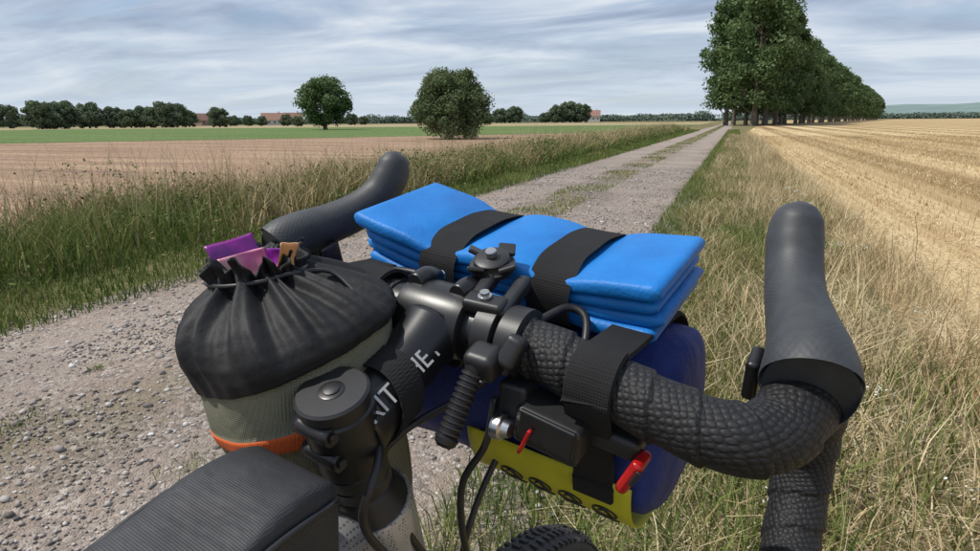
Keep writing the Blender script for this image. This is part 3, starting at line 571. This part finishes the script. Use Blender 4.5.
tube('seat_tube',[(0,-.46,-.70),(0,-.54,-.44),(0,-.625,-.13)],[.02,.017,.0165],M_frame,bike,seg=24)
tube('seat_post',[(0,-.625,-.13),(0,-.66,-.01)],[.0136,.0136],M_alu,bike,seg=20)
tube('saddle',[(0,-.53,.012),(0,-.58,.014),(0,-.65,.016),(0,-.71,.02),(0,-.77,.026),(0,-.785,.026)],[.014,.022,.034,.062,.072,.04],M_blk,bike,seg=30,up=(1,0,0),ell=.35)
ringtube('bottom_bracket',(-.04,-.46,-.70),(1,0,0),[(0,.022),(.08,.022)],M_alu,bike)
ringtube('chainring',(.045,-.46,-.70),(1,0,0),[(0,.085),(.003,.085)],M_alu,bike,seg=60)
for s in(-1,1):
    tube('crank_arm',[(s*.06,-.46,-.70),(s*.075,-.46+s*.17,-.70)],[.012,.01],M_alu,bike,seg=12)
    rbox('pedal',(.09,.08,.02),(s*.13,-.46+s*.17,-.70),M_blk,bike)
cab=[[(.05,.004,-.012),(.03,-.02,-.035),(.012,-.055,-.050),(.004,-.07,-.075),(.024,-.06,-.11),(.03,-.03,-.17),(.02,-.01,-.24)],
     [(-.05,.006,-.014),(-.03,-.03,-.035),(.022,-.085,-.045),(.026,-.100,-.075),(.030,-.07,-.13),(.02,-.03,-.22)],
     [(.06,.012,-.012),(.05,.05,-.05),(.03,.03,-.10),(.026,.0,-.15),(.030,-.02,-.22)],
     [(.05,-.018,-.03),(.048,-.022,-.06),(.036,-.025,-.09),(.035,-.02,-.13),(.03,.01,-.2)],
     [(.058,.012,.010),(.066,.035,.014),(.078,.036,.010),(.084,.022,-.006),(.08,.01,-.014)],
     [(-.09,.01,.008),(-.06,.03,.012),(-.03,.032,.008),(.0,.03,-.012)]]
for i,c in enumerate(cab): tube('cable_housing_%d'%(i+1),c,.0023 if i<4 else .0026,M_blk,bike,seg=12,k=10)
# ---- foam pad -----------------------------------------------------------
pad=empty('foam_sit_pad',BM)
m,nt,b=new_mat('blue_foam'); L=nt.links
tc=N(nt,'ShaderNodeTexCoord'); nz=N(nt,'ShaderNodeTexNoise'); nz.inputs['Scale'].default_value=30; nz.inputs['Detail'].default_value=6; L.new(tc.outputs['Object'],nz.inputs['Vector'])
r=ramp(nt,[(.3,(.003,.130,.43)),(.7,(.004,.175,.53))]); L.new(nz.outputs['Fac'],r.inputs['Fac']); L.new(r.outputs[0],b.inputs['Base Color']); b.inputs['Roughness'].default_value=.55; b.inputs['Specular IOR Level'].default_value=.4
n2=N(nt,'ShaderNodeTexNoise'); n2.inputs['Scale'].default_value=500; L.new(tc.outputs['Object'],n2.inputs['Vector']); bp=N(nt,'ShaderNodeBump'); bp.inputs['Strength'].default_value=.5; bp.inputs['Distance'].default_value=.0006; L.new(n2.outputs['Fac'],bp.inputs['Height'])
bp2=N(nt,'ShaderNodeBump'); bp2.inputs['Strength'].default_value=.4; bp2.inputs['Distance'].default_value=.006; L.new(nz.outputs['Fac'],bp2.inputs['Height']); L.new(bp.outputs[0],bp2.inputs['Normal']); L.new(bp2.outputs[0],b.inputs['Normal']); M_foam=m
SR=(-.036,.050)
tilt=rad(8); pf=Vector((0,math.cos(tilt),math.sin(tilt))); pn=Vector((0,-math.sin(tilt),math.cos(tilt)))
def bowf(x): return .006*((x-.010)/.12)**2+(.006*max(0,(-.055-x)/.05))
def padslab(name,x0,x1,f0,f1,t0,t1,seed):
    nx_=72; V=[];F=[]
    for i in range(nx_+1):
        e=i/nx_; x=x0+(x1-x0)*e
        pin=sum(math.exp(-((x-s)/.019)**2) for s in SR)
        endr=min(1,min(e,1-e)*nx_/2.0); endr=math.sqrt(1-(1-endr)**2)
        bow=bowf(x)
        wob=.0012*math.sin(x*30+seed)*(1-pin)
        lo=t0*(1-.26*pin)+bow+wob; hi=t1*(1-.26*pin)+bow+wob
        mid=(lo+hi)/2; hh=(hi-lo)/2*(.45+.55*endr); fa_=f0+(.003*pin)+.001*math.sin(x*50+seed)+.002*(1-endr); fb=f1-.003*pin-.002*(1-endr)
        rr=min(.0034,hh*.95); ring=[]
        for (cy,cz,a0) in((fb-rr,mid+hh-rr,0),(fa_+rr,mid+hh-rr,90),(fa_+rr,mid-hh+rr,180),(fb-rr,mid-hh+rr,270)):
            for k in range(4):
                a=rad(a0+30*k); ring.append((cy+rr*math.cos(a),cz+rr*math.sin(a)))
        for (f_,n_) in ring:
            arch=0.004*math.sin(math.pi*(f_-f0)/(f1-f0))
            V.append(Vector((x,0,0))+pf*f_+pn*(n_+arch))
    k=16
    for i in range(nx_):
        for j in range(k): F.append((i*k+j,i*k+(j+1)%k,(i+1)*k+(j+1)%k,(i+1)*k+j))
    F.append(tuple(range(k))[::-1]);F.append(tuple(nx_*k+j for j in range(k)))
    me=bpy.data.meshes.new(name); me.from_pydata(V,[],F)
    for p in me.polygons:p.use_smooth=len(p.vertices)==4
    o=obj(name,me,pad,M_foam); 
    m_=o.modifiers.new('s','EDGE_SPLIT'); m_.split_angle=rad(60); return o
padslab('foam_panel_1',-.104,.119,.043,.142,-.0105,-.0012,.3)
padslab('foam_panel_2',-.108,.122,.046,.140,-.0006,.0076,1.3)
padslab('foam_panel_3',-.106,.118,.044,.141,.0082,.0162,2.0)
padslab('foam_panel_4',-.114,.120,.041,.143,.0168,.0272,2.9)
roll=empty('handlebar_bag',BM)
M_navy=fabric('navy_ripstop',(.022,.040,.20),(.013,.025,.14),period=.0018,rough=.65,bump=.3,big=.014,bigscale=22)
M_yel=simple('yellow_fabric',(.55,.53,.02),(.42,.40,.015),rough=.6,scale=30,bump=.3)
RC=(.088,-.068); RB=.067
def rf(t,ph): return 1+.03*np.sin(3*ph+t*9)+.018*np.sin(7*ph-t*14)+.008*np.sin(13*ph+t*40)
tube('bag_body',[(-.150,*RC),(-.145,*RC),(-.125,*RC),(-.05,*RC),(.05,*RC),(.115,*RC),(.133,*RC),(.141,*RC)],[.03,.055,RB-.002,RB,RB,RB-.002,.058,.03],M_navy,roll,seg=72,k=12,rfun=rf)
V=[];F=[];na,nx2=18,20
for i in range(nx2+1):
    x=.010+.116*i/nx2
    for j in range(na+1):
        a=rad(190+84*j/na); V.append((x,RC[0]+(RB+.0045)*math.cos(a),RC[1]+(RB+.0045)*math.sin(a)))
for i in range(nx2):
    for j in range(na): F.append((i*(na+1)+j,i*(na+1)+j+1,(i+1)*(na+1)+j+1,(i+1)*(na+1)+j))
me=bpy.data.meshes.new('yellow_panel'); me.from_pydata(V,[],F)
for p in me.polygons:p.use_smooth=True
o=obj('yellow_panel',me,roll,M_yel); sm=o.modifiers.new('s','SOLIDIFY'); sm.thickness=.001; sm.offset=0
def onpanel(x,a,r=RB+.0054): a=rad(a); return (x,RC[0]+r*math.cos(a),RC[1]+r*math.sin(a))
for cx in (.040,.062,.084,.108):
    tube('pictogram_ring',[onpanel(cx+.008*math.cos(t),218+6*math.sin(t)) for t in np.linspace(0,2*math.pi,13)],.0008,M_blk,roll,seg=6,k=3)
    tube('pictogram_bar',[onpanel(cx-.008,229),onpanel(cx,229.5),onpanel(cx+.008,229)],.0008,M_blk,roll,seg=6,k=2)
    tube('pictogram_bar',[onpanel(cx-.004,218),onpanel(cx,214),onpanel(cx+.004,221)],.0010,M_blk,roll,seg=6,k=2)
def pp(f,n,b0=0): v=pf*f+pn*(n+b0); return (v.y,v.z)
for i,sx in enumerate(SR):
    b0=bowf(sx)+.0016
    loop=[pp(.043,-.006),pp(.0405,.006),pp(.041,.014,b0),pp(.048,.0208,b0),pp(.070,.0242,b0),pp(.095,.0250,b0),pp(.118,.0242,b0),pp(.138,.0212,b0),pp(.1460,.013),pp(.146,.0),pp(.138,-.011),pp(.095,-.0115),pp(.055,-.0115)]
    ribbon('retaining_strap_%d'%(i+1),[(sx-.004*(j in(4,5,6)),a,b_) for j,(a,b_) in enumerate(loop)],(1,0,0),.030,.0020,M_strap,pad)
def arc(x,cy,cz,r,a0,a1,n): return [(x,cy+r*math.cos(rad(a)),cz+r*math.sin(rad(a))) for a in np.linspace(a0,a1,n)]
sx=.105
ribbon('bar_strap',arc(sx,RC[0],RC[1],RB+.006,20,85,5)+arc(sx,-.002,-.009,.0195,60,215,7)+arc(sx-.003,RC[0],RC[1],RB+.0065,186,203,3),(1,0,0),.027,.0022,M_strap,roll,closed=False)
ribbon('bar_strap_left',arc(-.09,-.001,-.006,.0195,60,215,7)+arc(-.09,RC[0],RC[1],RB+.007,205,330,8)+arc(-.09,RC[0],RC[1],RB+.006,20,80,4),(1,0,0),.027,.0022,M_strap,roll)
# ---- phone mount --------------------------------------------------------
pm=empty('phone_mount',BM)
ringtube('mount_clamp',(.030,0,0),(1,0,0),[(0,.018),(.001,.0205),(.013,.0205),(.014,.018)],M_blk,pm)
rbox('mount_arm',(.009,.042,.010),(.022,.010,.024),M_blk,pm,rot=(rad(22),0,rad(8)),bev=.003)
rbox('mount_arm_side',(.009,.038,.010),(.042,.008,.021),M_blk,pm,rot=(rad(22),0,rad(4)),bev=.003)
rbox('mount_bridge',(.026,.014,.009),(.032,-.006,.019),M_blk,pm,rot=(rad(15),0,rad(6)),bev=.003)
hd=Vector((.017,.024,.034)); ha=Vector((.05,-.42,1)).normalized()
ringtube('mount_disc',hd-ha*.004,tuple(ha),[(0,.0125),(.001,.0145),(.004,.0145),(.005,.012),(.006,.0115),(.009,.0112),(.010,.0095)],M_blk,pm,seg=32)
for k in range(4):
    a=k*math.pi/2+.5; q=ha.orthogonal().normalized(); s=ha.cross(q); p=hd+ha*.0035+(q*math.cos(a)+s*math.sin(a))*.0135
    rbox('mount_tab_%d'%(k+1),(.011,.011,.003),p,M_blk,pm,rot=(rad(22),0,a),bev=.001)
ringtube('mount_bolt',hd+ha*.006,tuple(ha),[(0,.0030),(.0006,.0036),(.0042,.0036),(.0048,.003)],M_steel,pm,seg=20)
ringtube('arm_bolt',(.032,-.007,.0235),(0,-.3,1),[(0,.0042),(.0016,.0042),(.0018,.0028),(.004,.0028)],M_steel,pm,seg=16)
ml=empty('accessory_clamp',BM)
ringtube('clamp_ring',(.046,0,-.001),(1,0,0),[(0,.018),(.001,.0210),(.013,.0210),(.014,.018)],M_blk,ml)
rbox('clamp_body',(.020,.018,.018),(.046,-.026,-.006),M_blk,ml,rot=(rad(20),0,0),bev=.005)
rbox('clamp_lug',(.012,.012,.020),(.060,-.021,.002),M_blk,ml,rot=(rad(-20),rad(15),0),bev=.004)
a=Vector((.043,-.030,-.008)); bq=Vector((.040,-.052,-.047)); ax=(bq-a); ln=ax.length; prof=[(0,.0065)]
for i in range(11): t_=.004+i*(ln-.008)/11; prof+=[(t_,.0050),(t_+.0008,.0064),(t_+.0020,.0064),(t_+.0028,.0050)]
prof+=[(ln-.003,.0068),(ln,.0062),(ln+.002,.004)]
ringtube('ribbed_rod',a,tuple(ax),prof,M_blk,ml,seg=24)
# ---- front light --------------------------------------------------------
lt=empty('bike_light',BM)
M_red=simple('red_plastic',(.45,.012,.012),(.33,.008,.008),rough=.25,scale=60,bump=0)
rbox('light_body',(.040,.026,.025),(.086,-.012,-.038),M_blk,lt,rot=(rad(10),rad(6),0),bev=.004)
rbox('light_lens_cover',(.034,.003,.019),(.087,-.0255,-.0365),M_alu,lt,rot=(rad(10),rad(6),0),bev=.0012)
rbox('red_seal',(.0022,.003,.020),(.076,-.0282,-.044),M_red,lt,rot=(rad(10),rad(22),0),bev=.0008)
rbox('light_battery',(.034,.018,.014),(.116,.000,-.038),M_blk,lt,rot=(rad(10),rad(4),0),bev=.004)
rbox('red_button',(.007,.016,.026),(.131,-.006,-.052),M_red,lt,rot=(rad(10),rad(22),0),bev=.003)
rbox('button_inset',(.003,.008,.012),(.1345,-.011,-.050),M_blk,lt,rot=(rad(10),rad(22),0),bev=.001)
ringtube('light_knob',(.056,-.028,-.041),(1,0,.05),[(0,.005),(.001,.0075),(.006,.0075),(.007,.0055),(.011,.0045)],M_steel,lt,seg=24)
rbox('light_bracket',(.018,.02,.022),(.062,-.012,-.028),M_blk,lt,bev=.003)
# ---- stem feed bag ------------------------------------------------------
fb=empty('stem_bag',BM)
M_olive=fabric('olive_fabric',(.205,.20,.145),(.155,.155,.112),period=.0013,rough=.9,bump=.8,big=.006,bigscale=22,spec=.15)
M_bfab=fabric('black_nylon',(.014,.014,.016),(.009,.009,.010),period=.0005,rough=.66,bump=.1,big=.003,bigscale=55,spec=.35)
M_orange=fabric('orange_band',(.58,.12,.025),(.45,.08,.02),period=.0014,rough=.8,bump=.5,big=.001)
A=Vector((-.040,-.052,-.142)); B=Vector((-.071,-.064,.030)); axb=(B-A).normalized(); q=Vector((1,0,0)); q=(q-axb*q.dot(axb)).normalized(); s=axb.cross(q)
prof=[(0,.030,0,0),(.001,.042,0,0),(.008,.047,0,0),(.030,.0505,0,0),(.065,.0525,0,0),(.0915,.0545,0,0),(.092,.0553,0,2),(.102,.0560,0,2),(.1025,.0554,0,0),(.118,.0570,0,0),(.132,.0585,.0,0),(.1325,.0600,.010,1),(.139,.0620,.020,1),(.147,.0620,.040,1),(.154,.0590,.070,1),(.160,.0545,.10,1),(.166,.047,.13,1),(.171,.038,.16,1),(.1745,.031,.18,1),(.1765,.0265,.2,1),(.179,.0240,.2,1),(.183,.0250,.2,1),(.187,.0275,.2,1),(.188,.0265,.2,1),(.181,.0210,.2,1),(.166,.017,.1,1)]
V=[];F=[];mi=[];sg=240
pr=[]
for i in range(len(prof)-1):
    for j in range(4):
        t=j/4; pr.append(tuple(prof[i][c_]*(1-t)+prof[i+1][c_]*t for c_ in range(3))+(prof[i][3],))
pr.append(prof[-1])
for (h_,r_,am,mt) in pr:
    for j in range(sg):
        p=2*math.pi*j/sg
        pl=am*(.45*math.sin(19*p+2.2*math.sin(3*p)+h_*10)+.4*math.sin(33*p+1.3+2.5*math.sin(2*p))+.25*math.sin(8*p+.5+h_*14))
        lump=.02*math.sin(2*p+h_*30)+.012*math.sin(5*p+h_*50)+.06*noise.noise((math.cos(p)*2,math.sin(p)*2,h_*25))
        R=r_*(1+pl+lump)
        tl=.013*math.cos(p-.7)*math.exp(-((h_-.125)/.035)**2)+(.005*noise.noise((math.cos(p)*1.6,math.sin(p)*1.6,3)) if h_>.178 else 0)
        e_=max(0,min(1,(h_-.140)/.040)); off=q*(-.015*e_)-s*(.006*e_)
        V.append(A+axb*(h_*.98+tl+.0022*am*10*math.sin(11*p))+(q*math.cos(p)+s*math.sin(p))*R+off)
for i in range(len(pr)-1):
    for j in range(sg): F.append((i*sg+j,i*sg+(j+1)%sg,(i+1)*sg+(j+1)%sg,(i+1)*sg+j)); mi.append(pr[i][3])
F.append(tuple(range(sg))[::-1]); mi.append(0)
me=bpy.data.meshes.new('bag_shell'); me.from_pydata(V,[],F)
o=obj('bag_shell',me,fb,[M_olive,M_bfab,M_orange])
for p,x_ in zip(me.polygons,mi): p.material_index=x_; p.use_smooth=True
cm=[simple('purple_wrapper',(.30,.02,.26),(.12,.01,.20),rough=.4,scale=60,bump=.2),simple('orange_wrapper',(.8,.50,.25),(.60,.20,.06),rough=.4,scale=45,bump=.2),simple('pink_wrapper',(.55,.08,.30),(.7,.50,.35),rough=.4,scale=45,bump=.2)]
mouth=A+axb*.166-q*.015-s*.006
def sheet_cloth(name,o_,du,dv,lu,lv,mat,seed):
    V=[];F=[];n_=18
    du=du.normalized(); dv=(dv-du*dv.dot(du)).normalized(); nn=du.cross(dv).normalized()
    for i in range(n_):
        for j in range(n_):
            u_=i/(n_-1);v_=j/(n_-1)-.5
            V.append(o_+du*lu*u_+dv*lv*v_+nn*(.0025*math.sin(v_*4+seed)+.003*noise.noise((u_*2,v_*2,seed))))
    for i in range(n_-1):
        for j in range(n_-1):F.append((i*n_+j,i*n_+j+1,(i+1)*n_+j+1,(i+1)*n_+j))
    me=bpy.data.meshes.new(name); me.from_pydata(V,[],F)
    for p in me.polygons:p.use_smooth=True
    o=obj(name,me,fb,mat); sm=o.modifiers.new('s','SOLIDIFY'); sm.thickness=.0006
# flat folded wrappers standing in the mouth of the bag
sheet_cloth('wrapper_1',mouth-q*.011,(axb*.9-q*.35),(s+q*.25),.031,.030,cm[0],1.0)
sheet_cloth('wrapper_2',mouth-q*.004-s*.004,(axb-q*.15),(s*.9+q*.45),.022,.026,cm[2],2.0)
sheet_cloth('wrapper_3',mouth+q*.013+s*.004,(axb*.85+q*.5),(s-q*.2),.030,.009,cm[1],3.0)
sheet_cloth('wrapper_4',mouth+s*.012,(axb*.95+s*.25),(q+s*.1),.020,.026,cm[0],4.0)
oc=A+axb*.1755-q*.015-s*.006
tube('drawcord',[oc+(q*math.cos(t)+s*math.sin(t))*.0285 for t in np.linspace(0,2*math.pi,14)]+[oc+q*.038+s*.02-axb*.004,oc+q*.058+s*.02-axb*.018],.0014,M_blk,fb,seg=8,k=5)
ribbon('bag_bar_loop',[(-.055,.0215*math.cos(t),.0215*math.sin(t)) for t in np.linspace(0,2*math.pi,13)[:-1]],(1,0,0),.024,.0020,M_strap,fb)
# ---- top tube bag -------------------------------------------------------
tb=empty('top_tube_bag',BM)
M_tb=fabric('coated_black_fabric',(.040,.041,.045),(.026,.026,.029),period=.0011,rough=.55,bump=.35,big=.008,bigscale=20)
V=[];F=[]
secs=[(-.117,.020,-.048),(-.121,.029,-.038),(-.15,.031,-.034),(-.2,.031,-.045),(-.26,.030,-.060),(-.31,.026,-.080),(-.325,.02,-.088)]
D=catmull([(0,a,b_,c_) for (a,b_,c_) in secs],5)
k=32
for (_,f_,hw,tz) in D:
    bz=-.125; hz=(tz-bz)/2; cz=(tz+bz)/2
    for j in range(k):
        t=2*math.pi*j/k; c_,s_=math.cos(t),math.sin(t); e_=.22
        V.append((hw*math.copysign(abs(c_)**e_,c_),f_,cz+hz*math.copysign(abs(s_)**e_,s_)+.003*noise.noise((f_*30,c_*1.5,s_*1.5))))
n_=len(D)
for i in range(n_-1):
    for j in range(k): F.append((i*k+j,i*k+(j+1)%k,(i+1)*k+(j+1)%k,(i+1)*k+j))
F.append(tuple(range(k))[::-1]);F.append(tuple((n_-1)*k+j for j in range(k)))
me=bpy.data.meshes.new('bag_shell'); me.from_pydata(V,[],F)
for p in me.polygons:p.use_smooth=True
o=obj('bag_shell',me,tb,M_tb); 
for s_ in(1,-1): tube('zip_piping',[(s_*.0308,-.122,-.045),(s_*.0325,-.16,-.044),(s_*.0323,-.21,-.055),(s_*.030,-.28,-.073)],.0016,M_blk,tb,seg=8)
print('OK')
